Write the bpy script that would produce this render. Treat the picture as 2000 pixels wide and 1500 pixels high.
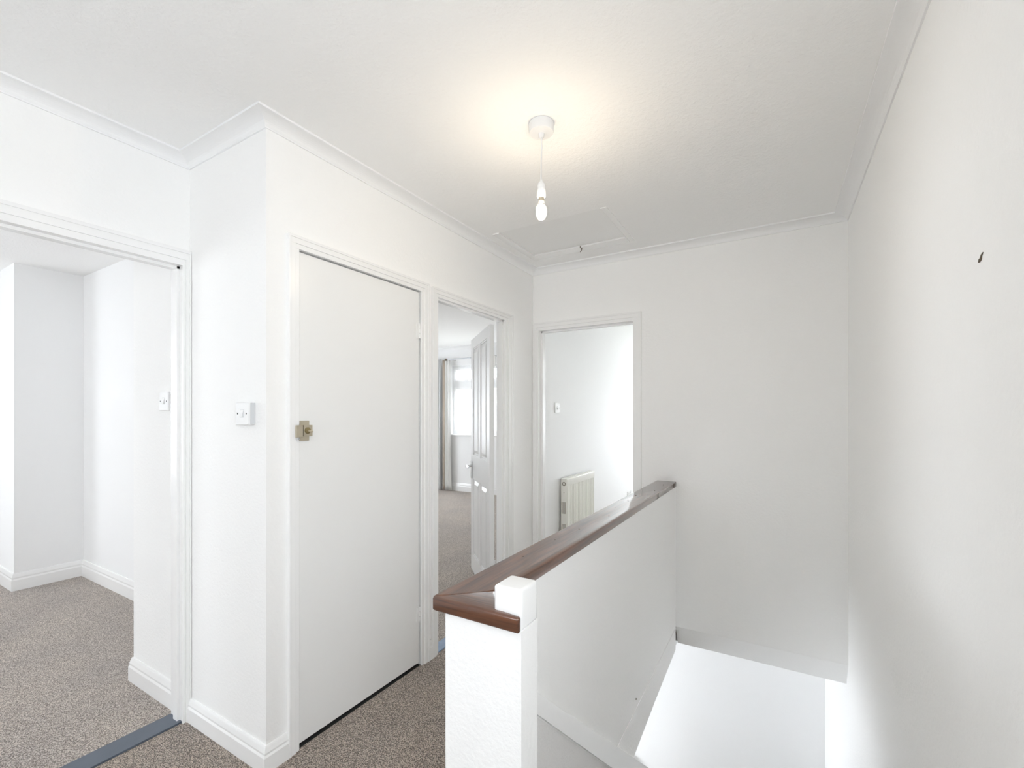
import bpy, bmesh, math, random
from mathutils import Vector, Matrix

for o in list(bpy.data.objects):
    bpy.data.objects.remove(o)
SC = bpy.context.scene
COL = SC.collection
R = math.radians

# ------------------------------------------------------------------ camera
FPX = 890.0
cd = bpy.data.cameras.new('camera')
cam = bpy.data.objects.new('camera', cd)
COL.objects.link(cam)
cd.sensor_fit = 'HORIZONTAL'
cd.sensor_width = 36.0
cd.lens = FPX / 2000 * 36.0
cd.shift_y = 61 / 2000
cd.clip_start = 0.05
cam.location = (0, 0, 1.34)
cam.rotation_euler = (R(90), 0, math.atan(530 / FPX))
SC.camera = cam

# ------------------------------------------------------------------ world (even overcast sky)
w = bpy.data.worlds.new('overcast_sky')
SC.world = w
w.use_nodes = True
bg = w.node_tree.nodes['Background']
bg.inputs['Color'].default_value = (0.90, 0.95, 1.0, 1)
bg.inputs['Strength'].default_value = 1.0
SKY = 1.0

def portal(name, loc, rot, sx, sy):
    """light portal filling a window opening: guides sampling of the sky, emits nothing"""
    l = bpy.data.lights.new(name, 'AREA')
    l.shape = 'RECTANGLE'; l.size = sx; l.size_y = sy
    l.cycles.is_portal = True
    o = bpy.data.objects.new(name, l); COL.objects.link(o)
    o.location = loc; o.rotation_euler = rot
    return o
# added landing and bedroom-side fill windows, side-room windows, bedroom, small room, hall below
portal('landing_fill_window_portal', (-1.4, -4.12, 1.45), (R(90), 0, 0), 1.2, 1.5)
portal('side_room_window_portal', (-4.6, -4.12, 1.45), (R(90), 0, 0), 1.6, 1.5)
portal('side_room_window_portal', (-6.32, -0.9, 1.45), (R(90), 0, R(-90)), 1.4, 1.5)
portal('bedroom_window_portal', (-4.255, 6.62, 1.61), (R(90), 0, R(180)), 1.70, 1.21)
portal('bedroom_fill_window_portal', (-6.72, 4.4, 1.475), (R(90), 0, R(-90)), 1.8, 1.55)
portal('landing_side_fill_portal', (.51, -.25, 1.5), (R(90), 0, R(90)), 1.2, 1.0)
portal('small_room_window_portal', (-0.70, 6.62, 1.5), (R(90), 0, R(180)), 1.4, 1.6)
portal('hall_window_portal', (-3.12, 2.9, -1.35), (R(90), 0, R(-90)), 1.8, 1.8)

SC.view_settings.view_transform = 'Standard'
SC.view_settings.look = 'None'
SC.view_settings.gamma = 1.0
SC.view_settings.use_curve_mapping = False
SC.view_settings.exposure = 3.65
SC.cycles.max_bounces = 16
SC.cycles.diffuse_bounces = 12
SC.cycles.glossy_bounces = 4
SC.cycles.transparent_max_bounces = 16
SC.cycles.caustics_reflective = False
SC.cycles.caustics_refractive = False
SC.cycles.sample_clamp_indirect = 8.0

# ------------------------------------------------------------------ materials
def s2l(c):
    return tuple(((v / 255) / 12.92 if v / 255 <= .04045 else ((v / 255 + .055) / 1.055) ** 2.4) for v in c) + (1,)

def mat(name, col, rough=.5, bump=None, spec=.5, metal=0, coat=0, var=None):
    """bump=(scale, strength, distance) ; var=(scale, col2)"""
    m = bpy.data.materials.new(name); m.use_nodes = True
    nt = m.node_tree; b = nt.nodes['Principled BSDF']
    b.inputs['Base Color'].default_value = col if len(col) == 4 else (*col, 1)
    b.inputs['Roughness'].default_value = rough
    b.inputs['Metallic'].default_value = metal
    b.inputs['Specular IOR Level'].default_value = spec
    b.inputs['Coat Weight'].default_value = coat
    tc = nt.nodes.new('ShaderNodeTexCoord')
    if var:
        n = nt.nodes.new('ShaderNodeTexNoise'); n.inputs['Scale'].default_value = var[0]
        n.inputs['Detail'].default_value = 4
        nt.links.new(tc.outputs['Object'], n.inputs['Vector'])
        mx = nt.nodes.new('ShaderNodeMix'); mx.data_type = 'RGBA'
        mx.inputs[6].default_value = b.inputs['Base Color'].default_value
        mx.inputs[7].default_value = var[1] if len(var[1]) == 4 else (*var[1], 1)
        nt.links.new(n.outputs['Fac'], mx.inputs[0])
        nt.links.new(mx.outputs[2], b.inputs['Base Color'])
    if bump:
        n = nt.nodes.new('ShaderNodeTexNoise'); n.inputs['Scale'].default_value = bump[0]
        n.inputs['Detail'].default_value = 3; n.inputs['Roughness'].default_value = .6
        nt.links.new(tc.outputs['Object'], n.inputs['Vector'])
        bp = nt.nodes.new('ShaderNodeBump'); bp.inputs['Strength'].default_value = bump[1]
        bp.inputs['Distance'].default_value = bump[2]
        nt.links.new(n.outputs['Fac'], bp.inputs['Height'])
        nt.links.new(bp.outputs['Normal'], b.inputs['Normal'])
    return m

M_WALL = mat('white_textured_wall_paint', (.90, .90, .892), .75, (75, .28, .006), .25, var=(1.3, (.905, .902, .895)))
M_WALL2 = mat('white_smooth_wall_paint', (.88, .883, .885), .7, (120, .1, .002), .25)
M_CEIL = mat('white_stippled_ceiling', (.905, .905, .90), .85, (60, .45, .006), .2)
M_LOWER = mat('pale_grey_textured_wall', (.80, .79, .78), .85, (110, .6, .006), .2, var=(9, (.77, .76, .75)))
M_GLOSS = mat('white_gloss_paint', (.88, .88, .875), .22, (9, .03, .002), .5)
M_DOOR = mat('white_satin_door_paint', (.85, .85, .84), .30, (10, .05, .004), .5, var=(2.0, (.845, .845, .838)))
M_PLAS = mat('white_plastic', (.82, .82, .82), .45, spec=.35)
M_PLASG = mat('grey_white_plastic', (.62, .63, .64), .35)
M_DARK = mat('dark_gap', (.03, .03, .03), .6)
M_CHROME = mat('chrome', (.72, .73, .74), .15, metal=1)
M_BRASS = mat('aged_nickel', (.66, .60, .48), .28, metal=1)
M_KEYH = mat('dull_brass', (.24, .19, .09), .5, metal=.6)
M_RAD = mat('cream_radiator_enamel', (.80, .79, .74), .3)
M_RADSLOT = mat('radiator_slot_dark', (.16, .14, .10), .6)
M_SLATE = mat('slate_grey_threshold', s2l((84, 92, 104)), .45, (60, .1, .003), var=(14, s2l((98, 106, 118))))
M_SLATE2 = mat('blue_grey_threshold', s2l((100, 120, 150)), .35, (40, .1, .003), var=(30, s2l((135, 155, 180))))
M_CHIP = mat('brown_plaster_chip', (.10, .075, .05), .8)
M_HOUSE = mat('pale_cream_render', (.60, .57, .50), .9)
M_HROOF = mat('pale_grey_tiles', (.45, .43, .42), .9)
M_HGLASS = mat('neighbour_window_glass', (.22, .24, .26), .15)
M_GRASS = mat('pale_gravel_ground', (.40, .40, .36), .95)
M_FRAME = mat('white_upvc', (.82, .83, .84), .3)
M_POLE = mat('brushed_grey_pole', (.45, .46, .48), .35, metal=.8)
M_CURT = mat('cream_white_curtain_cloth', (.78, .78, .76), .9, (150, .3, .003), .1)
M_CURT2 = mat('silver_grey_curtain_cloth', (.60, .61, .62), .9, (150, .3, .003), .1)
M_LINING = mat('beige_curtain_lining', (.52, .45, .38), .9, (150, .3, .003), .1)

def carpet(name, c1, c2, c3):
    m = bpy.data.materials.new(name); m.use_nodes = True
    nt = m.node_tree; b = nt.nodes['Principled BSDF']
    b.inputs['Roughness'].default_value = 1.0
    b.inputs['Specular IOR Level'].default_value = .05
    b.inputs['Sheen Weight'].default_value = .35
    b.inputs['Sheen Roughness'].default_value = .5
    tc = nt.nodes.new('ShaderNodeTexCoord')
    n = nt.nodes.new('ShaderNodeTexNoise'); n.inputs['Scale'].default_value = 230
    n.inputs['Detail'].default_value = 2.5; n.inputs['Roughness'].default_value = .7
    v = nt.nodes.new('ShaderNodeTexVoronoi'); v.inputs['Scale'].default_value = 290
    g = nt.nodes.new('ShaderNodeTexNoise'); g.inputs['Scale'].default_value = 2.2
    g.inputs['Detail'].default_value = 3
    for x in (n, v, g): nt.links.new(tc.outputs['Object'], x.inputs['Vector'])
    cr = nt.nodes.new('ShaderNodeValToRGB')
    e = cr.color_ramp.elements
    e[0].position = .40; e[0].color = c1
    e[1].position = .60; e[1].color = c3
    k = e.new(.5); k.color = c2
    sp = nt.nodes.new('ShaderNodeSeparateColor'); nt.links.new(v.outputs['Color'], sp.inputs[0])
    ma = nt.nodes.new('ShaderNodeMath'); ma.operation = 'MULTIPLY_ADD'
    ma.inputs[1].default_value = .28; ma.inputs[2].default_value = -.14
    nt.links.new(sp.outputs[0], ma.inputs[0])
    mb = nt.nodes.new('ShaderNodeMath'); mb.operation = 'ADD'
    nt.links.new(ma.outputs[0], mb.inputs[0]); nt.links.new(n.outputs['Fac'], mb.inputs[1])
    nt.links.new(mb.outputs[0], cr.inputs['Fac'])
    mx = nt.nodes.new('ShaderNodeMix'); mx.data_type = 'RGBA'; mx.blend_type = 'MULTIPLY'
    mx.inputs[0].default_value = 1
    cr2 = nt.nodes.new('ShaderNodeValToRGB')
    cr2.color_ramp.elements[0].position = .35; cr2.color_ramp.elements[0].color = (.86, .86, .87, 1)
    cr2.color_ramp.elements[1].position = .65; cr2.color_ramp.elements[1].color = (1, .99, .97, 1)
    nt.links.new(g.outputs['Fac'], cr2.inputs['Fac'])
    nt.links.new(cr.outputs['Color'], mx.inputs[6]); nt.links.new(cr2.outputs['Color'], mx.inputs[7])
    nt.links.new(mx.outputs[2], b.inputs['Base Color'])
    ad = nt.nodes.new('ShaderNodeMath'); ad.operation = 'SUBTRACT'
    nt.links.new(n.outputs['Fac'], ad.inputs[0]); nt.links.new(v.outputs['Distance'], ad.inputs[1])
    bp = nt.nodes.new('ShaderNodeBump'); bp.inputs['Strength'].default_value = .8
    bp.inputs['Distance'].default_value = .008
    nt.links.new(ad.outputs[0], bp.inputs['Height']); nt.links.new(bp.outputs['Normal'], b.inputs['Normal'])
    return m
M_CARPET = carpet('taupe_twist_pile_carpet', (.10, .073, .056, 1), (.33, .262, .21, 1), (.74, .64, .55, 1))
M_CARPET_LIT = carpet('taupe_carpet_daylit_copy', (.20, .16, .132, 1), (.54, .46, .40, 1), (.90, .82, .75, 1))  # landing carpet again, the rooms' stronger daylight put into a lighter colour

def wood(name='varnished_dark_wood', sc=(30, 1.6, 30)):
    m = bpy.data.materials.new(name); m.use_nodes = True
    nt = m.node_tree; b = nt.nodes['Principled BSDF']
    b.inputs['Roughness'].default_value = .28
    b.inputs['Coat Weight'].default_value = 1.0; b.inputs['Coat Roughness'].default_value = .10
    tc = nt.nodes.new('ShaderNodeTexCoord')
    mp = nt.nodes.new('ShaderNodeMapping'); mp.inputs['Scale'].default_value = sc
    n = nt.nodes.new('ShaderNodeTexNoise'); n.inputs['Scale'].default_value = 3
    n.inputs['Detail'].default_value = 6; n.inputs['Distortion'].default_value = .6
    nt.links.new(tc.outputs['Object'], mp.inputs['Vector']); nt.links.new(mp.outputs['Vector'], n.inputs['Vector'])
    cr = nt.nodes.new('ShaderNodeValToRGB'); e = cr.color_ramp.elements
    e[0].position = .3; e[0].color = (.045, .015, .007, 1)
    e[1].position = .7; e[1].color = (.150, .054, .023, 1)
    nt.links.new(n.outputs['Fac'], cr.inputs['Fac']); nt.links.new(cr.outputs['Color'], b.inputs['Base Color'])
    bp = nt.nodes.new('ShaderNodeBump'); bp.inputs['Strength'].default_value = .12
    bp.inputs['Distance'].default_value = .003
    nt.links.new(n.outputs['Fac'], bp.inputs['Height']); nt.links.new(bp.outputs['Normal'], b.inputs['Normal'])
    return m
M_WOOD = wood()
M_WOOD2 = wood('varnished_end_wood', (1.6, 30, 30))

def see_through(name, col, transp, gloss_rough=.05, translucent=False):
    m = bpy.data.materials.new(name); m.use_nodes = True
    nt = m.node_tree; nt.nodes.clear()
    out = nt.nodes.new('ShaderNodeOutputMaterial')
    t = nt.nodes.new('ShaderNodeBsdfTransparent')
    mx = nt.nodes.new('ShaderNodeMixShader')
    if translucent:
        a = nt.nodes.new('ShaderNodeBsdfTranslucent'); a.inputs['Color'].default_value = col
        d = nt.nodes.new('ShaderNodeBsdfDiffuse'); d.inputs['Color'].default_value = col
        m2 = nt.nodes.new('ShaderNodeMixShader'); m2.inputs[0].default_value = .5
        nt.links.new(a.outputs[0], m2.inputs[1]); nt.links.new(d.outputs[0], m2.inputs[2])
        src = m2.outputs[0]
    else:
        g = nt.nodes.new('ShaderNodeBsdfGlossy'); g.inputs['Roughness'].default_value = gloss_rough
        src = g.outputs[0]
    mx.inputs[0].default_value = 1 - transp
    nt.links.new(t.outputs[0], mx.inputs[1]); nt.links.new(src, mx.inputs[2])
    nt.links.new(mx.outputs[0], out.inputs['Surface'])
    return m
M_GLASS = see_through('clear_window_glass', (1, 1, 1, 1), .93)
M_NET = see_through('white_net_curtain_voile', (.92, .92, .92, 1), .80, translucent=True)
M_BULBGLASS = see_through('clear_bulb_glass', (1, 1, 1, 1), .88, .08)

def emit(name, col, s):
    m = bpy.data.materials.new(name); m.use_nodes = True
    b = m.node_tree.nodes['Principled BSDF']
    b.inputs['Emission Color'].default_value = (*col, 1); b.inputs['Emission Strength'].default_value = s
    return m
M_GLOW = emit('glowing_bulb_capsule', (1, .83, .58), 12)

# ------------------------------------------------------------------ mesh helpers
def box(bm, x0, x1, y0, y1, z0, z1, bev=0, mat_=None):
    vs = [bm.verts.new(p) for p in ((x0, y0, z0), (x1, y0, z0), (x1, y1, z0), (x0, y1, z0),
                                    (x0, y0, z1), (x1, y0, z1), (x1, y1, z1), (x0, y1, z1))]
    fs = [(0, 3, 2, 1), (4, 5, 6, 7), (0, 1, 5, 4), (1, 2, 6, 5), (2, 3, 7, 6), (3, 0, 4, 7)]
    faces = [bm.faces.new([vs[i] for i in f]) for f in fs]
    if bev:
        es = {e for f in faces for e in f.edges}
        bmesh.ops.bevel(bm, geom=list(es), offset=bev, segments=3, affect='EDGES', profile=.6)
    if mat_ is not None:
        bmesh.ops.transform(bm, matrix=mat_, verts=[v for v in vs if v.is_valid])
    return bm

def prism(bm, pts, axis, a, b):
    """extrude a polygon; axis 'x': pts=(y,z) from x=a to b; 'z': pts=(x,y); 'y': pts=(x,z)"""
    def P(p, t):
        return {'x': (t, p[0], p[1]), 'y': (p[0], t, p[1]), 'z': (p[0], p[1], t)}[axis]
    A = [bm.verts.new(P(p, a)) for p in pts]; B = [bm.verts.new(P(p, b)) for p in pts]
    bm.faces.new(A); bm.faces.new(B[::-1])
    n = len(pts)
    for i in range(n):
        bm.faces.new((A[i], B[i], B[(i + 1) % n], A[(i + 1) % n]))
    return bm

def lathe(bm, prof, seg=32, c=(0, 0, 0)):
    rings = []
    for r, z in prof:
        if r < 1e-6:
            rings.append([bm.verts.new((c[0], c[1], c[2] + z))])
        else:
            rings.append([bm.verts.new((c[0] + r * math.cos(2 * math.pi * i / seg), c[1] + r * math.sin(2 * math.pi * i / seg), c[2] + z)) for i in range(seg)])
    for A, B in zip(rings, rings[1:]):
        for i in range(seg):
            j = (i + 1) % seg
            if len(A) == 1 and len(B) == 1: continue
            if len(A) == 1: bm.faces.new((A[0], B[j], B[i]))
            elif len(B) == 1: bm.faces.new((A[i], A[j], B[0]))
            else: bm.faces.new((A[i], A[j], B[j], B[i]))
    return bm

def tube(bm, pts, r, seg=12):
    pts = [Vector(p) for p in pts]; rings = []
    for i, p in enumerate(pts):
        t = (pts[min(i + 1, len(pts) - 1)] - pts[max(i - 1, 0)]).normalized()
        u = t.orthogonal().normalized() if i == 0 else (u - t * u.dot(t)).normalized()
        v = t.cross(u)
        rr = r[i] if isinstance(r, (list, tuple)) else r
        rings.append([bm.verts.new(p + u * rr * math.cos(2 * math.pi * k / seg) + v * rr * math.sin(2 * math.pi * k / seg)) for k in range(seg)])
    for A, B in zip(rings, rings[1:]):
        for k in range(seg):
            bm.faces.new((A[k], A[(k + 1) % seg], B[(k + 1) % seg], B[k]))
    bm.faces.new(rings[0][::-1]); bm.faces.new(rings[-1])
    return bm

def sweep(bm, path, prof, m, closed=False):
    """mitred sweep. path: 2D points; prof: (offset to the LEFT of travel, height) ; m(a,b,c)->3D"""
    n = len(path); rings = []
    for i in range(n):
        p = Vector(path[i])
        dp = (p - Vector(path[i - 1])).normalized() if (i or closed) else None
        dn = (Vector(path[(i + 1) % n]) - p).normalized() if (i < n - 1 or closed) else None
        dp = dp or dn; dn = dn or dp
        n1 = Vector((-dp.y, dp.x)); n2 = Vector((-dn.y, dn.x))
        mm = (n1 + n2); mm = mm / mm.length; mm = mm / max(.2, mm.dot(n1))
        rings.append([bm.verts.new(m(p.x + mm.x * o, p.y + mm.y * o, h)) for o, h in prof])
    k = len(prof)
    for i in range(n if closed else n - 1):
        A, B = rings[i], rings[(i + 1) % n]
        for j in range(k):
            bm.faces.new((A[j], A[(j + 1) % k], B[(j + 1) % k], B[j]))
    if not closed:
        bm.faces.new(rings[0][::-1]); bm.faces.new(rings[-1])
    return bm

def obj(name, bm, m, parent=None, smooth=False, at=None):
    bmesh.ops.recalc_face_normals(bm, faces=bm.faces)
    me = bpy.data.meshes.new(name)
    if at is not None:
        bmesh.ops.translate(bm, vec=-Vector(at), verts=bm.verts)
    bm.to_mesh(me); bm.free()
    me.materials.append(m)
    if smooth:
        for p in me.polygons: p.use_smooth = True
        try: me.set_sharp_from_angle(angle=R(40))
        except Exception: pass
    o = bpy.data.objects.new(name, me); COL.objects.link(o)
    if at is not None: o.location = at
    if parent is not None:
        o.parent = parent
        if at is None: o.location = -Vector(parent.get('_b', (0, 0, 0)))
    return o

def N(): return bmesh.new()

def B1(name, x0, x1, y0, y1, z0, z1, m, parent=None, bev=0):
    return obj(name, box(N(), x0, x1, y0, y1, z0, z1, bev), m, parent)

def tag(o, label, cat=None, group=None, kind=None):
    o['label'] = label
    if cat: o['category'] = cat
    if group: o['group'] = group
    if kind: o['kind'] = kind
    return o

def struct(name, bm, m, label, parent=None):
    o = obj(name, bm, m, parent)
    o['kind'] = 'structure'; o['label'] = label
    return o

def thing(name, loc, label, cat, rz=0, group=None, kind=None):
    o = bpy.data.objects.new(name, None); COL.objects.link(o)
    o.location = loc; o.rotation_euler = (0, 0, rz); o.empty_display_size = .05
    return tag(o, label, cat, group, kind)

def copy_tree(o, parent=None):
    c = o.copy(); COL.objects.link(c)
    if parent: c.parent = parent
    for ch in list(o.children): copy_tree(ch, c)
    return c

# ================================================================== THE SHELL
XC, YS, YF, XL = -1.673, 1.0, 3.13, -2.25      # cupboard wall, switch wall, end wall, side-room wall
ZC = 2.46
def XR(y): return .31 + .0133 * (3.13 - y)      # stair-side outer wall is very slightly out of square

# --- floors (carpeted)
bm = N()
prism(bm, [(-2.25, -4), (.42, -4), (.42, .75), (-.655, .75), (-.655, 3.13), (-1.673, 3.13), (-1.673, 1.0), (-2.25, 1.0)], 'z', -.25, 0)
struct('floor', bm, M_CARPET, 'taupe twist pile carpet of the landing')
bm = N(); box(bm, -2.4, -1.673, 1.0, 1.9, -.25, -.001)  # added to stop light leaking under the door; dark colour stands for shade
struct('floor', bm, M_DARK, 'unseen cupboard floor, coloured dark to keep the door gap black')
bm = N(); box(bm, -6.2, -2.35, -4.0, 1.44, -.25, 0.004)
struct('floor', bm, M_CARPET_LIT, 'taupe carpet of the room through the wide doorway, daylight lift in its colour')
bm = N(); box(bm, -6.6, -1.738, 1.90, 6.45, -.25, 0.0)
struct('floor', bm, M_CARPET_LIT, 'bedroom carpet seen past the open panelled door')
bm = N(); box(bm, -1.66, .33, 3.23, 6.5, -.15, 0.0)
struct('floor', bm, M_CARPET_LIT, 'carpet of the room holding the tall radiator')
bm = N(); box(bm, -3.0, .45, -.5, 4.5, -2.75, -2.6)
struct('floor', bm, M_CARPET_LIT, 'floor of the lower hall at the foot of the stairs')

# --- threshold strips in the doorways
bm = N(); box(bm, -2.352, -2.252, .20, .975, -.02, .007)
struct('trim_1', bm, M_SLATE, 'slate grey threshold strip in the wide doorway')
bm = N(); box(bm, -1.745, -1.672, 1.984, 2.70, -.02, .006)
struct('trim_2', bm, M_SLATE2, 'scuffed blue-grey threshold strip in the bedroom doorway')
bm = N(); box(bm, -1.62, -.889, 3.13, 3.23, -.02, .006)
struct('trim_3', bm, M_SLATE, 'threshold strip under the doorway at the end of the landing')

# --- walls
bm = N()
box(bm, -2.35, -2.25, -4.0, .19, 0, 2.6); box(bm, -2.35, -2.25, .19, 1.0, 2.02, 2.6)
struct('wall_left', bm, M_WALL, 'white textured wall above and beside the wide open doorway')
bm = N()
box(bm, -2.82, XC, YS, 1.1, 0, 2.6); box(bm, -2.82, -2.72, 1.1, 1.54, 0, 2.6)
struct('wall_corner', bm, M_WALL, 'white textured return wall carrying the landing light switch')
bm = N()
XB = -1.738
box(bm, XB, XC, 1.1, 1.115, 0, 2.6); box(bm, XB, XC, 1.115, 1.865, 2.02, 2.6)
box(bm, XB, XC, 1.865, 1.965, 0, 2.6); box(bm, XB, XC, 1.965, 2.72, 2.02, 2.6)
box(bm, XB, XC, 2.72, 3.23, 0, 2.6)
struct('wall_doors', bm, M_WALL, 'white textured wall with the flush cupboard door and bedroom doorway')
bm = N()
box(bm, -1.738, -1.66, 3.23, 6.5, 0, 2.6)
struct('wall_radiator', bm, M_WALL2, 'smooth white wall the tall radiator hangs on')
bm = N()
box(bm, -1.673, -1.638, YF, 3.23, 0, 2.6); box(bm, -1.638, -.871, YF, 3.23, 2.01, 2.6)
box(bm, -.871, -.61, YF, 3.23, 0, 2.6); box(bm, -.61, .36, YF, 3.23, -.05, 2.6)
struct('wall_far', bm, M_WALL, 'white end wall of the landing above the stairwell')
# splayed plaster edge beneath the end wall
bm = N(); prism(bm, [(3.13, -.05), (3.30, -.05), (3.30, -.19), (3.205, -.19), (3.20, -.186)], 'x', -.61, .33)
struct('trim_4', bm, M_WALL, 'splayed plaster edge under the end wall over the stairs')
bm = N()
def rw_piece(ya, yb, za, zb):
    prism(bm, [(XR(ya), ya), (XR(yb), yb), (XR(yb) + .12, yb), (XR(ya) + .12, ya)], 'z', za, zb)
rw_piece(-4.0, -.85, -2.75, 2.6); rw_piece(-.85, .35, -2.75, 1.0); rw_piece(-.85, .35, 2.0, 2.6); rw_piece(.35, 6.5, -2.75, 2.6)
struct('wall_right', bm, M_WALL, 'long white textured wall beside the stairs')
bm = N()
box(bm, -2.35, -2.0, -4.12, -4.0, -.25, 2.6); box(bm, -.80, .55, -4.12, -4.0, -.25, 2.6)
box(bm, -2.0, -.80, -4.12, -4.0, -.25, .7); box(bm, -2.0, -.80, -4.12, -4.0, 2.2, 2.6)
struct('wall_rear', bm, M_WALL, 'landing wall behind the viewpoint, pierced by an added fill window')
# side room
bm = N()
box(bm, -6.2, -5.03, 1.04, 1.54, 0, 2.6)
box(bm, -5.03, -2.82, 1.44, 1.54, 0, 2.6)
struct('wall_recess', bm, M_WALL2, 'plain white recess wall and pier in the room through the wide doorway')
bm = N()
box(bm, -6.32, -6.2, -4.12, -1.6, 0, 2.6); box(bm, -6.32, -6.2, -.2, 1.54, 0, 2.6)
box(bm, -6.32, -6.2, -1.6, -.2, 0, .7); box(bm, -6.32, -6.2, -1.6, -.2, 2.2, 2.6)
box(bm, -6.2, -5.4, -4.12, -4.0, 0, 2.6); box(bm, -3.8, -2.35, -4.12, -4.0, 0, 2.6)
box(bm, -5.4, -3.8, -4.12, -4.0, 0, .7); box(bm, -5.4, -3.8, -4.12, -4.0, 2.2, 2.6)
struct('wall_side_room', bm, M_WALL2, 'outer walls with windows of the room through the wide doorway')
# cupboard interior + bedroom
bm = N()
box(bm, -2.4, -2.3, 1.1, 1.965, 0, 2.6); box(bm, -2.4, -1.738, 1.9, 1.965, 0, 2.6)
box(bm, -6.6, -2.4, 1.87, 1.97, 0, 2.6); box(bm, -6.72, -6.6, 1.87, 3.5, 0, 2.6); box(bm, -6.72, -6.6, 5.3, 6.6, 0, 2.6)
box(bm, -6.72, -6.6, 3.5, 5.3, 0, .7); box(bm, -6.72, -6.6, 3.5, 5.3, 2.25, 2.6)
struct('wall_bedroom', bm, M_WALL2, 'white bedroom walls beyond the panelled door')
bm = N()
box(bm, -6.6, -5.105, 6.45, 6.6, 0, 2.6); box(bm, -3.405, -1.66, 6.45, 6.6, 0, 2.6)
box(bm, -5.105, -3.405, 6.45, 6.6, 0, 1.0); box(bm, -5.105, -3.405, 6.45, 6.6, 2.22, 2.6)
struct('wall_window', bm, M_WALL2, 'pale bedroom wall below and around the window')
bm = N()
box(bm, -1.773, -1.4, 6.5, 6.6, 0, 2.6); box(bm, 0, .5, 6.5, 6.6, 0, 2.6)
box(bm, -1.4, 0, 6.5, 6.6, 0, .7); box(bm, -1.4, 0, 6.5, 6.6, 2.3, 2.6)
struct('wall_small_room', bm, M_WALL2, 'end wall of the room holding the tall radiator')
# lower hall
bm = N(); box(bm, -3.0, .45, 4.5, 4.6, -2.6, -.18)
struct('wall_hall', bm, M_WALL2, 'plain white hall wall at the foot of the stairs')
bm = N()
box(bm, -3.12, -3.0, -.5, 2.0, -2.6, -.25); box(bm, -3.12, -3.0, 3.8, 4.6, -2.6, -.25)
box(bm, -3.12, -3.0, 2.0, 3.8, -2.6, -2.25); box(bm, -3.12, -3.0, 2.0, 3.8, -.45, -.25)
box(bm, -3.12, .45, -.6, -.5, -2.6, -.25)
struct('wall_hall_side', bm, M_WALL2, 'hall side walls below the landing')
bm = N()
box(bm, -6.72, -2.25, -4.12, 6.6, -.30, -.25); box(bm, -2.25, -.66, 3.13, 6.6, -.30, -.25)
box(bm, -.66, .45, 3.23, 6.6, -.19, -.15)
struct('ceiling', bm, M_CEIL, 'ceiling of the lower hall')

# --- half wall between landing and stairwell, boxed end pillar, sloped lower wall
bm = N()
prism(bm, [(.937, .868), (3.13, .868), (3.13, -.205), (2.55, -.245), (2.15, -.283), (3.85, -1.70), (3.85, -2.6), (.937, -2.6)], 'x', -.70, -.61)
box(bm, -.70, -.49, .862, .937, -2.6, .868)
struct('wall_half', bm, M_WALL, 'white half-height wall along the stairwell with a boxed end')
# lower wall face, greyer and more textured than the wall above
def sl(y, y0, z0, s): return z0 + s * (y - y0)
bm = N()
prism(bm, [(.937, .671), (1.169, .465), (1.80, -.100), (3.85, -1.94), (3.85, -2.6), (.937, -2.6)], 'x', -.612, -.606)
struct('wall_stair', bm, M_LOWER, 'pale grey textured lower wall under the sloping white board')
bm = N()
prism(bm, [(.937, .729), (3.85, -1.71), (3.85, -1.93), (1.80, -.094), (1.169, .472), (.937, .677)], 'x', -.612, -.598)
struct('trim_5', bm, M_GLOSS, 'white board sloping down the stair side of the half wall')
# faint plaster step along the floor edge
bm = N(); prism(bm, [(3.13, -.058), (1.86, -.078), (1.86, -.082), (3.13, -.066)], 'x', -.612, -.6075)
struct('trim_6', bm, M_WALL, 'faint plaster ridge along the stairwell edge')

# --- stairs (descend away from the viewpoint)
bm = N()
pts = [(.75, 0)]
rise, run = .20, .245
y, z = .75, 0
for i in range(13):
    z -= rise; pts += [(y + .0, z)]
    y += run
    if i < 12: pts += [(y, z)]
pts += [(y - run, -2.6), (.75, -2.6)]
ps = []
for p in pts:
    if not ps or (abs(p[0] - ps[-1][0]) + abs(p[1] - ps[-1][1])) > 1e-5: ps.append(p)
prism(bm, ps, 'x', -.597, .31)
struct('stairs', bm, M_CARPET, 'carpeted staircase going down beside the half wall')

# --- ceilings
HX0, HX1, HY0, HY1 = -1.500, -.850, 2.365, 2.825
bm = N()
box(bm, -2.35, HX0, -4.12, 3.23, ZC, 2.62); box(bm, HX1, .55, -4.12, 3.23, ZC, 2.62)
box(bm, HX0, HX1, -4.12, HY0, ZC, 2.62); box(bm, HX0, HX1, HY1, 3.23, ZC, 2.62)
struct('ceiling', bm, M_CEIL, 'white stippled landing ceiling around the loft hatch')
bm = N(); box(bm, -6.32, -2.35, -4.12, 1.54, 2.50, 2.62)
struct('ceiling', bm, M_CEIL, 'ceiling of the room through the wide doorway')
bm = N(); box(bm, -6.72, -1.738, 1.97, 6.6, 2.555, 2.65); box(bm, -2.4, -1.738, 1.1, 1.97, 2.5, 2.65)
struct('ceiling', bm, M_CEIL, 'bedroom ceiling seen over the panelled door')
bm = N(); box(bm, -1.773, .5, 3.23, 6.6, 2.50, 2.62)
struct('ceiling', bm, M_CEIL, 'ceiling of the room holding the tall radiator')

# --- coving (concave plaster profile)
def cove(zt, drop, proj, nib=.008):
    pr = [(0, zt + .002), (proj, zt + .002), (proj, zt - nib)]
    a, bq = proj - .006, drop - nib - .004
    for i in range(1, 8):
        t = i / 8 * math.pi / 2
        pr.append((proj - .004 - (a - .006) * math.sin(t) * .98, zt - nib - bq * (1 - math.cos(t))))
    pr += [(.006, zt - drop + .004), (.006, zt - drop), (0, zt - drop)]
    return pr
mxy = lambda a, b, c: (a, b, c)
bm = N()
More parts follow.
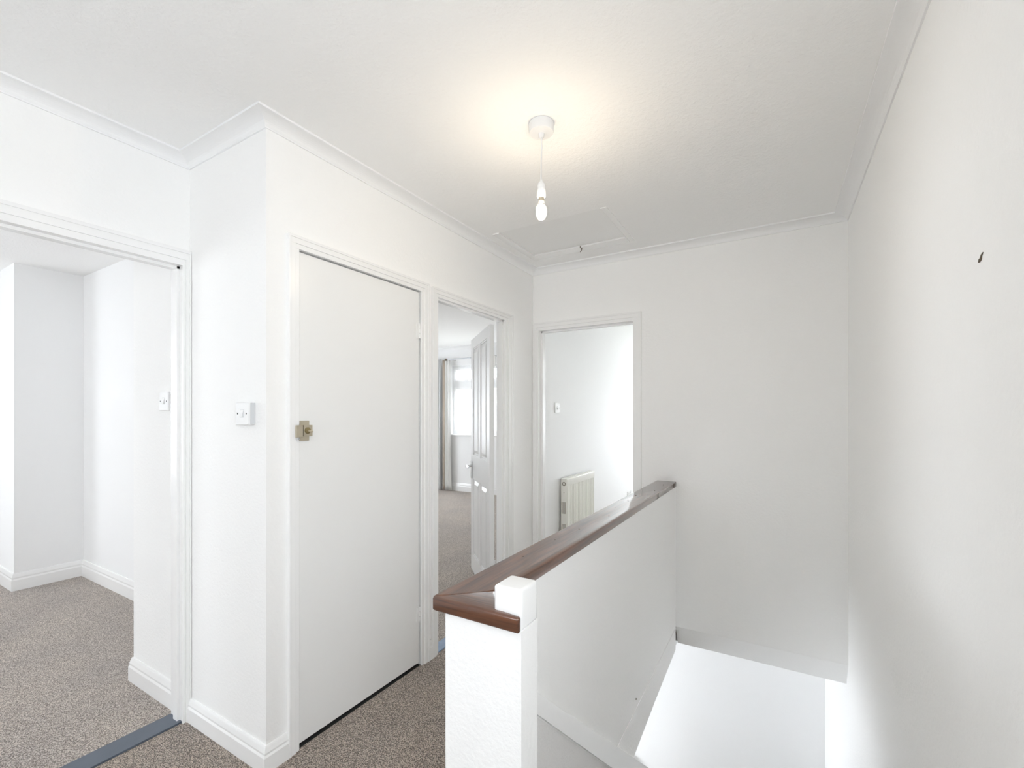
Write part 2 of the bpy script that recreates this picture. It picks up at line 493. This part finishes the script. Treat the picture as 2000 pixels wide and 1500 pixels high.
# counter-clockwise round the landing so the room is on the left of travel
path = [(XR(-4), -4.0), (XR(3.13), 3.13), (XC, YF), (XC, YS), (XL, YS), (XL, -4.0)]
sweep(bm, path, cove(ZC, .040, .068), mxy, closed=True)
struct('trim_7', bm, M_WALL2, 'white coving round the landing ceiling')
bm = N()
sweep(bm, [(-6.6, 6.45), (-6.6, 1.97), (-1.738, 1.97), (-1.738, 6.45)], cove(2.555, .06, .06), mxy, closed=True)
struct('trim_8', bm, M_WALL2, 'white coving of the bedroom ceiling')

# --- skirting boards
def skirt(h, t=.017):
    return [(0, 0), (t, 0), (t, h * .62), (t * .75, h * .70), (t * .80, h * .78), (t * .45, h * .95), (t * .3, h), (0, h)]
def baseboard(name, path, h, label, t=.017):
    bm = N(); sweep(bm, path, skirt(h, t), mxy)
    return struct(name, bm, M_GLOSS, label)
baseboard('baseboard_corner', [(XC, 1.083), (XC, YS), (XL + .012, YS)], .098, 'white skirting wrapping the corner below the landing switch')
baseboard('baseboard_doors', [(XC, 1.932), (XC, 1.908)], .105, 'tiny piece of skirting between the cupboard and bedroom door frames')
baseboard('baseboard_doors_end', [(XC, YF), (XC, 2.80)], .10, 'white skirting beside the bedroom door frame')
baseboard('baseboard_far', [(-.70, YF), (-.833, YF)], .10, 'short white skirting at the end of the landing')
baseboard('baseboard_half', [(-.70, .862), (-.70, 3.13)][::1], .10, 'white skirting along the landing side of the half wall')
baseboard('baseboard_stub', [(-2.362, YS), (-2.82, YS), (-2.82, 1.44)], .118, 'white skirting below the switch beyond the wide doorway')
baseboard('baseboard_recess', [(-4.0, 1.44), (-5.03, 1.44), (-5.03, 1.04), (-6.2, 1.04)], .135, 'white skirting round the recess in the side room')
baseboard('baseboard_window', [(-1.738, 6.45), (-6.6, 6.45)], .14, 'white skirting under the bedroom window')
baseboard('baseboard_radiator', [(-1.66, 6.5), (-1.66, 3.23)], .11, 'white skirting below the tall radiator')

# --- door linings, stops and architraves
def arch_prof(wd, t=.018):
    return [(0, 0), (-wd, 0), (-wd, t * .95), (-wd * .88, t), (-wd * .55, t * .9), (-wd * .42, t * .62), (-wd * .2, t * .6), (-wd * .08, t * .5), (0, t * .4)]
def architrave(name, label, to3, u0, u1, zt, wd, t=.018, both=True, z0=0, widths=None):
    """opening u0..u1, head zt, board laid round the outside"""
    bm = N()
    wl, wr = widths or (wd, wd)
    # travel up the u1 side, across, down the u0 side; outside is to the right -> negative offsets
    sweep(bm, [(u1, z0), (u1, zt), (u0, zt), (u0, z0)], arch_prof(wd, t), to3)
    return struct(name, bm, M_GLOSS, label)
# landing side of the cupboard wall: u = y, proud towards +x
cupm = lambda a, b, c: (XC + c, a, b)
def arch_boards(name, label, axis, plane, sgn, u0, u1, zt, wl, wr, wh, t=.018, z0=0):
    """architrave with individual widths: left stile, right stile, head; moulded in two steps"""
    bm = N()
    def q(ua, ub, za, zb, ta, tb):
        lo, hi = sorted((plane, plane + sgn * tb))
        if axis == 'x': box(bm, lo, hi, ua, ub, za, zb, .0012)
        else: box(bm, ua, ub, lo, hi, za, zb, .0012)
    k = .38   # inner part of the moulding is thinner than the outer part
    for (fa, fb, tt) in ((0, k, t * .62), (k, .80, t * .86), (.80, 1.0, t)):
        q(u0 - wl * fb, u0 - wl * fa, z0, zt + wh * fa, 0, tt)
        q(u1 + wr * fa, u1 + wr * fb, z0, zt + wh * fa, 0, tt)
        q(u0 - wl * fb, u1 + wr * fb, zt + wh * fa, zt + wh * fb, 0, tt)
    return struct(name, bm, M_GLOSS, label)
arch_boards('trim_9', 'white gloss frame round the flush cupboard door', 'x', XC, 1, 1.130, 1.848, 2.004, .047, .058, .050)
arch_boards('trim_10', 'white gloss frame round the bedroom doorway', 'x', XC, 1, 1.984, 2.702, 2.002, .052, .100, .048)
arch_boards('trim_11', 'white gloss frame of the doorway at the end of the landing', 'y', YF, -1, -1.622, -.889, 1.990, .048, .056, .060)
arch_boards('trim_12', 'white gloss frame of the wide doorway, cut into the corner', 'x', XL, 1, .215, .968, 1.990, .06, .030, .068)
arch_boards('trim_13', 'white door frame edge in the recess of the side room', 'y', 1.44, -1, -3.90, -3.20, 1.98, .06, .06, .05)

def lining(name, label, axis, p0, p1, u0, u1, zt, th, stop_at, stop_w=.035, stop_t=.012, sides=(1, 1)):
    bm = N()
    def q(ua, ub, za, zb, a=p0, b=p1):
        if axis == 'x': box(bm, a, b, ua, ub, za, zb, .001)
        else: box(bm, ua, ub, a, b, za, zb, .001)
    if sides[0]: q(u0 - th, u0, 0, zt + th)
    if sides[1]: q(u1, u1 + th, 0, zt + th)
    q(u0 - th, u1 + th, zt, zt + th)
    s0, s1 = stop_at, stop_at + stop_w
    if sides[0]: q(u0, u0 + stop_t, 0, zt, s0, s1)
    if sides[1]: q(u1 - stop_t, u1, 0, zt, s0, s1)
    q(u0, u1, zt - stop_t, zt, s0, s1)
    return struct(name, bm, M_GLOSS, label)
lining('trim_14', 'white lining with stops inside the wide doorway', 'x', -2.352, -2.248, .215, .970, 1.990, .03, -2.305)
lining('trim_15', 'white lining with stops inside the bedroom doorway', 'x', -1.737, -1.671, 1.984, 2.703, 2.002, .017, -1.715)
lining('trim_16', 'white lining inside the doorway at the end of the landing', 'y', 3.128, 3.235, -1.620, -.889, 1.990, .018, 3.165)
lining('trim_17', 'white lining behind the cupboard door', 'x', -1.738, -1.680, 1.128, 1.850, 2.006, .012, -1.737, .02)

# --- windows (frames with panes as parts)
def window(name, label, axis, plane, u0, u1, z0, z1, mullions=(), transom=None, glass=True, depth=.06):
    rt = thing(name, (0, 0, 0), label, None, kind='structure')
    def q(bm, ua, ub, za, zb, d=depth, off=0):
        if axis == 'y': box(bm, ua, ub, plane + off, plane + off + d, za, zb, .003)
        else: box(bm, plane + off, plane + off + d, ua, ub, za, zb, .003)
    bm = N(); f = .045
    q(bm, u0, u1, z0, z0 + f); q(bm, u0, u1, z1 - f, z1)
    q(bm, u0, u0 + f, z0 + f, z1 - f); q(bm, u1 - f, u1, z0 + f, z1 - f)
    for mu in mullions: q(bm, mu - .03, mu + .03, z0 + f, z1 - f)
    obj('window_frame', bm, M_FRAME, rt)
    xs = [u0 + f] + [v for mu in mullions for v in (mu - .03, mu + .03)] + [u1 - f]
    for i in range(0, len(xs), 2):
        a, b = xs[i], xs[i + 1]
        zz = [(z0 + f, z1 - f)]
        if transom:
            bm = N(); q(bm, a, b, transom - .055, transom + .055, depth)
            obj('transom', bm, M_FRAME, rt)
            zz = [(z0 + f, transom - .055), (transom + .055, z1 - f)]
        for (za, zb) in zz:
            bm = N(); g = .032
            q(bm, a, b, za, za + g, depth * .8, -.008); q(bm, a, b, zb - g, zb, depth * .8, -.008)
            q(bm, a, a + g, za + g, zb - g, depth * .8, -.008); q(bm, b - g, b, za + g, zb - g, depth * .8, -.008)
            s = obj('sash', bm, M_FRAME, rt)
            bm = N(); q(bm, a + g, b - g, za + g, zb - g, .006, depth * .4)
            obj('pane', bm, M_GLASS, s)
    return rt
bw = window('window_1', 'white framed bedroom window behind net curtain', 'y', 6.50, -5.105, -3.405, 1.0, 2.22, (-4.50, -3.95), 1.885)
B1('window_sill', -5.13, -3.38, 6.40, 6.52, .985, 1.003, M_GLOSS, bw, .004)
B1('handle', -4.83, -4.76, 6.478, 6.495, 1.955, 1.972, M_PLAS, bw, .003)
window('fill_window_2', 'added unseen window behind the viewpoint, fill daylight for the landing', 'y', -4.10, -2.0, -.80, .7, 2.2, (-1.4,), 1.8)  # unseen opening added to fill the landing with daylight from the rear
window('window_3', 'window in the rear wall of the side room', 'y', -4.10, -5.4, -3.8, .7, 2.2, (-4.6,), 1.8)
window('window_4', 'window in the outer wall of the side room', 'x', -6.30, -1.6, -.2, .7, 2.2, (-.9,), 1.8)
window('window_5', 'window of the room holding the tall radiator', 'y', 6.52, -1.4, 0, .7, 2.3, (-.70,), 1.8)
window('fill_window_7', 'added unseen side window that brightens the bedroom', 'x', -6.70, 3.5, 5.3, .7, 2.25, (4.4,), 1.85)  # second bedroom opening, out of view, added for more daylight
window('fill_window_8', 'added unseen side window, fill daylight for the landing and stair face', 'x', .40, -.85, .35, 1.0, 2.0, (), None)  # out-of-view opening added to light the stair side of the half wall
window('window_6', 'glazed hall screen below the landing', 'x', -3.10, 2.0, 3.8, -2.25, -.45, (2.9,), None)

# ================================================================== DOORS
# flush cupboard door (closed)
d1 = thing('door_1', (0, 0, 0), 'plain white flush cupboard door, closed, with a small metal latch', None, kind='structure')
B1('door_leaf', -1.716, -1.679, 1.1345, 1.8435, .014, 1.999, M_DOOR, d1, .0015)
for zc in (1.79, .275):
    h = obj('hinge', N(), M_GLOSS, d1); bpy.data.objects.remove(h)
    bm = N()
    for k in range(3):
        za = zc - .038 + k * .0262
        tube(bm, [(-1.675, 1.8455, za), (-1.675, 1.8455, za + .024)], .0045, 10)
    box(bm, -1.6795, -1.677, 1.824, 1.845, zc - .038, zc + .038); box(bm, -1.6795, -1.677, 1.846, 1.862, zc - .038, zc + .038)
    obj('hinge', bm, M_GLOSS, d1)
# rim latch: base plate with lipped ends, body, round rose, keeper on the frame
lt = obj('latch', box(N(), -1.680, -1.674, 1.140, 1.183, 1.236, 1.318, .0012), M_BRASS, d1)
lt['label'] = 'aged nickel rim latch'
obj('latch_body', box(N(), -1.675, -1.658, 1.148, 1.187, 1.255, 1.300, .0015), M_BRASS, lt)
bm = N(); lathe(bm, [(0, 0), (.013, 0), (.013, .003), (.010, .005), (0, .005)], 20)
bmesh.ops.transform(bm, matrix=Matrix.Translation((-1.658, 1.164, 1.278)) @ Matrix.Rotation(R(90), 4, 'Y'), verts=bm.verts)
obj('rose', bm, M_KEYH, lt, True)
bm = N(); tube(bm, [(-1.655, 1.164, 1.276), (-1.648, 1.168, 1.275), (-1.646, 1.180, 1.274)], [.003, .004, .003], 8)
obj('thumb_turn', bm, M_BRASS, lt, True)
kp = obj('keeper', box(N(), -1.662, -1.648, 1.108, 1.137, 1.252, 1.300, .002), M_BRASS, d1)
bm = N(); lathe(bm, [(0, 0), (.004, 0), (.004, .003), (0, .004)], 10)
bmesh.ops.transform(bm, matrix=Matrix.Translation((-1.659, 1.126, 1.244)) @ Matrix.Rotation(R(90), 4, 'Y'), verts=bm.verts)
obj('screw', bm, M_CHROME, kp, True)

# four-panel bedroom door, hinged on the far jamb, half open into the bedroom
d2 = thing('door_2', (-1.812, 2.727, 0.008), 'white moulded four-panel bedroom door standing half open', None, kind='structure')
LW, LH, LT = .735, 1.985, .035
# local x runs from hinge to free edge, local y = thickness (away from the landing)
dirv = Vector((-.72, .69, 0)).normalized()
d2.rotation_euler = (0, 0, math.atan2(dirv.y, dirv.x))
# leaf: stiles and rails around recessed panels, both faces at local y 0 and -LT
Y0, Y1 = -LT, 0.0       # local +y of this rotation points to -n; face towards camera is y=+0
cols = [(.095, .335), (.400, .640)]
rows = [(.14, .80), (.99, 1.90)]
def leaf():
    bm = N()
    xs = [0, cols[0][0], cols[0][1], cols[1][0], cols[1][1], LW]
    zs = [0, rows[0][0], rows[0][1], rows[1][0], rows[1][1], LH]
    for i in range(5):
        for j in range(5):
            panel = i in (1, 3) and j in (1, 3)
            if not panel:
                box(bm, xs[i], xs[i + 1], Y0, Y1, zs[j], zs[j + 1])
            else:
                box(bm, xs[i], xs[i + 1], Y0 + .010, Y1 - .010, zs[j], zs[j + 1])
    return bm
bm = leaf()
bmesh.ops.remove_doubles(bm, verts=bm.verts, dist=1e-5)
obj('door_leaf', bm, M_DOOR, d2)
def raised(x0, x1, z0, z1, side):
    """raised field with sloping margins"""
    bm = N(); m1, m2 = .022, .048
    yb = (Y1 - .0101) if side > 0 else (Y0 + .0101); yt = yb + side * .009
    a = [(x0 + m1, z0 + m1), (x1 - m1, z0 + m1), (x1 - m1, z1 - m1), (x0 + m1, z1 - m1)]
    c = [(x0 + m2, z0 + m2), (x1 - m2, z0 + m2), (x1 - m2, z1 - m2), (x0 + m2, z1 - m2)]
    A = [bm.verts.new((p[0], yb, p[1])) for p in a]; C_ = [bm.verts.new((p[0], yt, p[1])) for p in c]
    bm.faces.new(A); bm.faces.new(C_[::-1])
    for i in range(4): bm.faces.new((A[i], C_[i], C_[(i + 1) % 4], A[(i + 1) % 4]))
    # moulding bead round the recess
    for (xa, xb, za, zb) in ((x0, x1, z0, z0 + .012), (x0, x1, z1 - .012, z1), (x0, x0 + .012, z0, z1), (x1 - .012, x1, z0, z1)):
        lo, hi = sorted((yb, yb + side * .006)); box(bm, xa, xb, lo, hi, za, zb)
    return bm
for c in cols:
    for r in rows:
        for s in (1, -1):
            obj('panel', raised(c[0], c[1], r[0], r[1], s), M_DOOR, d2)
for s in (1, -1):
    bm = N(); yb = Y1 if s > 0 else Y0
    lo, hi = sorted((yb, yb + s * .008)); box(bm, .672, .712, lo, hi, 0.790, .938, .003)
    pl = obj('handle_plate', bm, M_CHROME, d2); pl['label'] = 'chrome handle plate'
    bm = N(); tube(bm, [(.692, yb, .895), (.692, yb + s * .038, .895), (.688, yb + s * .048, .895), (.675, yb + s * .052, .895), (.62, yb + s * .054, .898), (.575, yb + s * .050, .894)],
                   [.010, .009, .010, .010, .008, .0065], 12)
    obj('lever', bm, M_CHROME, pl, True)
for zc in (1.72, .25):
    bm = N(); tube(bm, [(-.006, Y0 - .002, zc - .04), (-.006, Y0 - .002, zc + .04)], .006, 10)
    box(bm, -.001, .001, Y0, Y0 + .028, zc - .04, zc + .04)
    obj('hinge', bm, M_GLOSS, d2)

# ================================================================== WOODEN CAPPING + POST
cap = thing('handrail_capping', (-.67, .848, .868), 'dark varnished wooden capping on the half wall, mitred at its near end', 'handrail')
def loc(parent, bm): 
    bmesh.ops.translate(bm, vec=-Vector(parent.location), verts=bm.verts); return bm
ZT, ZB = .903, .868
def board(pts):
    bm = prism(N(), pts, 'z', ZB, ZT)
    bmesh.ops.bevel(bm, geom=[e for e in bm.edges], offset=.005, segments=3, affect='EDGES', profile=.5)
    return bm
b1 = obj('long_board', loc(cap, board([(-.731, .850), (-.731, 3.129), (-.605, 3.129), (-.605, .975), (-.63, .945), (-.65, .915)])), M_WOOD, cap, True)
b2 = obj('end_board', loc(cap, board([(-.731, .848), (-.489, .848), (-.489, .861), (-.563, .861), (-.563, .940), (-.600, .972), (-.629, .944), (-.649, .914)])), M_WOOD2, cap, True)
# nail pocks along the top and joints on the edge
bm = N(); random.seed(4)
for i in range(9):
    yy = 1.25 + i * .21 + random.uniform(-.04, .04)
    lathe(bm, [(0, .0004), (.0035, .0004), (.0035, -.002), (0, -.002)], 8, (-.668 + random.uniform(-.03, .03), yy, ZT))
obj('nail_holes', loc(cap, bm), M_CHIP, cap)['kind'] = 'stuff'
for yy in (2.62, 3.06):
    obj('edge_joint', loc(cap, box(N(), -.6054, -.6042, yy, yy + .004, ZB + .003, ZT - .003)), M_CHIP, cap)

post = N()
box(post, -.562, -.490, .8622, .940, .866, .958, .008)
o = obj('newel_post', post, M_GLOSS, at=(-.526, .901, .866), smooth=True)
tag(o, 'short white painted newel block rising through the near end of the wooden capping', 'post')

# ================================================================== CEILING PENDANT
px, py = -.799, 1.562
pend = thing('pendant_light', (px, py, ZC), 'bare clear bulb lit on a white flex below a round white ceiling rose', 'ceiling light')
bm = N(); lathe(bm, [(0, 0), (.047, 0), (.048, -.004), (.048, -.030), (.045, -.036), (.020, -.038), (.012, -.040), (.010, -.052), (.006, -.056), (0, -.056)], 40)
obj('ceiling_rose', bm, M_PLAS, pend, True)
bm = N(); tube(bm, [(0, 0, -.05), (.0015, .001, -.09), (0, -.001, -.14), (-.001, 0, -.19), (-.0015, 0, -.222)], .0028, 10)
obj('flex', bm, M_PLAS, pend, True)
bm = N(); lathe(bm, [(0, -.215), (.004, -.216), (.006, -.222), (.013, -.230), (.0155, -.238), (.0155, -.250), (.0145, -.252), (.0145, -.254), (.0165, -.255), (.0165, -.280), (.015, -.282), (0, -.282)], 28)
obj('lamp_holder', bm, M_PLAS, pend, True)
bm = N(); lathe(bm, [(.0125, -.280), (.0125, -.298), (.017, -.304), (.024, -.313), (.0285, -.325), (.0285, -.345), (.024, -.360), (.015, -.370), (0, -.374)], 28)
bulb = obj('bulb', bm, M_BULBGLASS, pend, True)
bm = N(); lathe(bm, [(0, -.310), (.009, -.312), (.0175, -.320), (.0185, -.348), (.013, -.361), (0, -.365)], 20)
obj('capsule', bm, M_GLOW, bulb, True)
bm = N(); lathe(bm, [(0, -.280), (.011, -.281), (.011, -.300), (0, -.301)], 16)
obj('bulb_cap', bm, M_BRASS, bulb, True)
bl = bpy.data.lights.new('bulb_glow', 'POINT'); bl.energy = .40; bl.color = (1, .87, .68); bl.shadow_soft_size = .03
blo = bpy.data.objects.new('bulb_glow', bl); COL.objects.link(blo)
blo.location = (px, py, ZC - .335)

# ================================================================== LOFT HATCH
bm = N(); box(bm, HX0 - .05, HX1 + .05, HY0 - .05, HY1 + .05, 2.621, 2.70)  # cover added so the hatch gaps stay dark instead of showing sky
struct('ceiling', bm, M_DARK, 'unseen dark cover added above the loft hatch to block the sky')
lh = thing('loft_hatch', (-1.175, 2.595, ZC), 'flat white loft hatch panel with a small pull hook set in the ceiling', 'hatch')
bm = N(); box(bm, HX0 + .003, HX1 - .003, HY0 + .003, HY1 - .005, ZC + .002, ZC + .02)
obj('hatch_panel', loc(lh, bm), M_DOOR, lh)
bm = N()
box(bm, HX0 - .045, HX0, HY0 - .004, HY1 + .085, ZC - .006, ZC + .001, .001)
box(bm, HX1, HX1 + .035, HY0 - .004, HY1 + .085, ZC - .003, ZC + .001, .001)
box(bm, HX0 - .0, HX1, HY1, HY1 + .085, ZC - .006, ZC + .001, .001)
obj('hatch_frame', loc(lh, bm), M_GLOSS, lh)
bm = N(); tube(bm, [(-1.155, 2.822, ZC), (-1.155, 2.822, ZC - .010), (-1.148, 2.835, ZC - .016), (-1.160, 2.846, ZC - .026), (-1.166, 2.852, ZC - .028)], .0028, 8)
hk = obj('pull_hook', loc(lh, bm), M_CHIP, lh, True); hk['label'] = 'small dark pull hook'

# ================================================================== SWITCHES AND SOCKET
def switch(loc_, rz, label, w_=.086, h_=.086, surface=True):
    """faces local -y"""
    t = thing('light_switch', loc_, label, 'light switch', rz)
    d = .028 if surface else .010
    if surface:
        obj('back_box', box(N(), -w_ / 2 + .001, w_ / 2 - .001, -.018, 0, -h_ / 2 + .001, h_ / 2 - .001, .002), M_PLASG, t)
    obj('face_plate', box(N(), -w_ / 2, w_ / 2, -d, -d + .0095, -h_ / 2, h_ / 2, .0025), M_PLAS, t)
    rk = N(); v = [(-.012, -d - .001, -.012), (.012, -d - .001, -.012), (.012, -d - .006, .014), (-.012, -d - .006, .014)]
    prism(rk, [(-d + .001, -.013), (-d - .0065, -.013), (-d - .0005, .014), (-d + .001, .014)], 'x', -.0095, .0095)
    obj('rocker', rk, M_PLAS, t)
    obj('rocker_well', box(N(), -.0125, .0125, -d - .0006, -d + .001, -.015, .0175), M_PLASG, t)
    for s in (-1, 1):
        bm = N(); lathe(bm, [(0, 0), (.0032, 0), (.0032, .0008), (0, .0008)], 10)
        bmesh.ops.transform(bm, matrix=Matrix.Translation((s * .030, -d, 0)) @ Matrix.Rotation(R(90), 4, 'X'), verts=bm.verts)
        obj('screw', bm, M_DARK, t)
    return t
switch((-1.785, 1.0, 1.346), 0, 'white surface-mounted rocker switch on the landing corner wall')
switch((-2.474, 1.0, 1.405), 0, 'slim white rocker switch on the wall beyond the wide doorway', surface=False)
switch((-1.66, 3.530, 1.403), R(90), 'small white switch on the wall above the tall radiator', surface=False)
so = thing('wall_socket', (-1.66, 5.64, .35), 'white wall socket low on the wall beyond the tall radiator', 'socket', R(90))
obj('face_plate', box(N(), -.073, .073, -.010, 0, -.043, .043, .003), M_PLAS, so)
for s in (-1, 1):
    obj('rocker', box(N(), s * .034 - .006, s * .034 + .006, -.014, -.009, .012, .030, .001), M_PLAS, so)
    bm = N()
    box(bm, s * .034 - .002, s * .034 + .002, -.0106, -.009, -.004, .004)
    box(bm, s * .034 - .014, s * .034 - .008, -.0106, -.009, -.020, -.016); box(bm, s * .034 + .008, s * .034 + .014, -.0106, -.009, -.020, -.016)
    obj('pin_holes', bm, M_DARK, so)['kind'] = 'stuff'

# ================================================================== RADIATORS
def radiator(loc_, rz, L, H, label, nslots=5):
    """local x along the length, y=0 wall plane, front at y=-D"""
    t = thing('radiator', loc_, label, 'radiator', rz)
    D0, D1 = .020, .078
    n = int(L / .033)
    bm = N(); prof = []
    x = .008; step = (L - .016) / n
    pts = [(.002, -D0 - .01)]
    for i in range(n):
        xa = .008 + i * step
        pts += [(xa, -D1 + .011), (xa + step * .22, -D1), (xa + step * .78, -D1), (xa + step, -D1 + .011)]
    pts += [(L - .002, -D0 - .01)]
    clean = [pts[0]]
    for p in pts[1:]:
        if (Vector(p) - Vector(clean[-1])).length > 1e-5: clean.append(p)
    prism(bm, clean, 'z', .045, H - .055)
    obj('front_panel', bm, M_RAD, t)
    for (za, zb) in ((H - .062, H - .004), (0, .05)):
        obj('panel_edge', box(N(), .002, L - .002, -D1 - .001, -D1 + .012, za, zb, .004), M_RAD, t, True)
    for xa in (0, L - .003):
        sp = obj('side_panel', box(N(), xa, xa + .003, -D1 + .004, -D0, .0, H - .002, .001), M_RAD, t)
        bm = N(); xo = xa - .0006 if xa == 0 else xa + .0026
        for (za, zb) in ((H - .30, H - .20), (.12, .22)):
            for k in range(4):
                y0_ = -D1 + .014 + k * .0105
                box(bm, xo, xo + .001, y0_, y0_ + .005, za, zb)
        obj('side_slots', bm, M_RADSLOT, sp)['kind'] = 'stuff'
        sg = -1 if xa == 0 else 1
        for nm, prf, zz in (('plug', [(.0115, 0), (.0165, 0), (.0165, .004), (.0115, .004)], H - .045), ('screw', [(0, 0), (.0035, 0), (.0035, .002), (0, .002)], H - .12)):
            bm = N(); lathe(bm, prf, 20)
            bmesh.ops.transform(bm, matrix=Matrix.Translation((xa if sg < 0 else xa + .003, -.049, zz)) @ Matrix.Rotation(R(90) * sg, 4, 'Y'), verts=bm.verts)
            obj(nm, bm, M_RADSLOT, sp)
    # top grille: frame and slots
    bm = N(); box(bm, 0, L, -D1 + .010, -D1 + .018, H - .006, H, .001); box(bm, 0, L, -D0 - .006, -D0, H - .006, H, .001)
    ns = int(L / .10)
    for i in range(ns + 1):
        xx = i * (L - .02) / ns
        box(bm, xx, xx + .02, -D1 + .016, -D0 - .004, H - .006, H, .001)
    obj('top_grille', bm, M_RAD, t)
    bm = N()
    for i in range(ns):
        xa = i * (L - .02) / ns + .02; xb = (i + 1) * (L - .02) / ns
        for k in range(3):
            y0_ = -D1 + .023 + k * .011
            box(bm, xa, xb, y0_, y0_ + .0065, H - .005, H - .001)
    obj('grille_bars', bm, M_RAD, t)['kind'] = 'stuff'
    obj('back_panel', box(N(), .004, L - .004, -D0 - .008, -D0, .02, H - .02, .002), M_RAD, t)
    for xa in (.10, L - .13): obj('bracket', box(N(), xa, xa + .03, -D0, 0, .08, H - .1), M_RADSLOT, t)
    return t
radiator((-1.66, 3.575, .19), R(90), .655, .607, 'cream convector radiator with slotted side seen through the end doorway')
radiator((-2.08, 4.5, -2.66 + .0), 0, .80, .545, 'white radiator end with a slotted top glimpsed in the hall below')
bpy.data.objects['radiator.001'].location.z = -2.56

# ================================================================== BEDROOM CURTAINS
pole = thing('curtain_pole', (-5.06, 6.29, 2.315), 'thin grey curtain pole with a dark end cap over the bedroom window', 'curtain pole')
bm = N(); tube(bm, [(0, 0, 0), (1.9, 0, 0)], .010, 12); obj('pole', bm, M_POLE, pole, True)
bm = N(); tube(bm, [(-.05, 0, 0), (-.03, 0, 0), (0, 0, 0)], [.020, .022, .012], 14); obj('finial', bm, M_CHIP, pole, True)
for xx in (.05, 1.80):
    bm = N(); tube(bm, [(xx, 0, 0), (xx, .16, 0)], .006, 8); obj('bracket', bm, M_POLE, pole, True)

def curtain_mesh(x0, x1, ytop, zt, zb, folds, amp, flare, lean=0, ph=0):
    bm = N(); nx, nz = folds * 10, 24; g = []
    for j in range(nz + 1):
        t = j / nz; z = zt + (zb - zt) * t
        row = []
        wdt = (x1 - x0) * (1 + flare * t * t * t); xc0 = x0 + lean * t
        for i in range(nx + 1):
            s = i / nx
            a = amp * (.55 + .45 * t)
            yy = ytop + a * math.sin(s * folds * 2 * math.pi + ph) + a * .35 * math.sin(s * folds * 4.3 * math.pi + 1 + t)
            row.append(bm.verts.new((xc0 + wdt * s + a * .2 * math.cos(s * folds * 4 * math.pi), yy, z)))
        g.append(row)
    for j in range(nz):
        for i in range(nx):
            bm.faces.new((g[j][i], g[j][i + 1], g[j + 1][i + 1], g[j + 1][i]))
    return bm
def solid(o, th=.003):
    m = o.modifiers.new('thickness', 'SOLIDIFY'); m.thickness = th; return o
o = solid(obj('curtain', curtain_mesh(-5.185, -5.065, 6.36, 2.33, .015, 2, .022, .35, -.01, .6), M_CURT, smooth=True))
tag(o, 'cream white curtain hanging beside the bedroom window, its hem flaring on the carpet', 'curtain')
ln = solid(obj('lining', curtain_mesh(-5.245, -5.195, 6.37, 2.32, .02, 1, .018, .1, .01, 2.2), M_LINING, o, smooth=True))
ln['label'] = 'beige lining edge'
o = solid(obj('curtain', curtain_mesh(-5.50, -5.255, 6.34, 2.34, .015, 4, .035, .06, -.02, 0), M_CURT2, smooth=True))
tag(o, 'silver grey curtain gathered in the bedroom corner, half hidden by the door frame', 'curtain')
o = obj('net_curtain', curtain_mesh(-5.09, -3.42, 6.462, 2.20, 1.01, 16, .009, 0), M_NET, smooth=True)
tag(o, 'sheer white net curtain across the bedroom window', 'net curtain')

# ================================================================== SMALL MARKS
bm = N(); random.seed(2)
yc, zc = 1.245, 1.650
prof = [(-.012, -.006), (-.004, -.007), (.004, -.004), (.006, .002), (.012, .008), (.003, .006), (-.003, .001), (-.010, .000)]
prism(bm, [(yc - p[0], zc + p[1]) for p in prof], 'x', XR(yc) - .0015, XR(yc) + .004)
tag(obj('plaster_chip', bm, M_CHIP), 'small brown chip in the plaster high on the long bare wall', 'wall chip')
bm = N(); lathe(bm, [(0, 0), (.004, 0), (.003, .003), (0, .0035)], 10)
bmesh.ops.transform(bm, matrix=Matrix.Translation((-.610, 2.19, -.026)) @ Matrix.Rotation(R(90), 4, 'Y'), verts=bm.verts)
tag(obj('nail_head', bm, M_CHIP), 'tiny dark nail head low on the stair face of the half wall', 'nail')

# ================================================================== OUTSIDE THE BEDROOM WINDOW
bm = N(); box(bm, -40, 25, 6.8, 45, -3.2, -3.0)
struct('ground', bm, M_GRASS, 'pale ground outside')
hs = thing('house', (-15, 20, -3), 'pale rendered house seen faintly through the net curtain', 'house')
def HB(name, x0, x1, y0, y1, z0, z1, m, par=hs, bev=0):
    bm = box(N(), x0, x1, y0, y1, z0, z1, bev); 
    bmesh.ops.translate(bm, vec=-Vector(hs.location), verts=bm.verts)
    return obj(name, bm, m, par)
HB('wall', -23, -4, 20, 27, -3, 2.75, M_HOUSE)
bm = prism(N(), [(19.6, 2.7), (27.4, 2.7), (23.5, 3.3)], 'x', -23.4, -3.6); bmesh.ops.translate(bm, vec=-Vector(hs.location), verts=bm.verts)
obj('roof', bm, M_HROOF, hs)
for k, xx in enumerate((-20.5, -16.0, -14.0, -10.5, -7.0)):
    f = HB('window', xx, xx + 1.5, 19.93, 20.02, 1.28, 2.05, M_FRAME)
    for a in (0, 1):
        HB('pane', xx + .08 + a * .71, xx + .71 + a * .71, 19.91, 19.935, 1.36, 1.97, M_HGLASS, f)
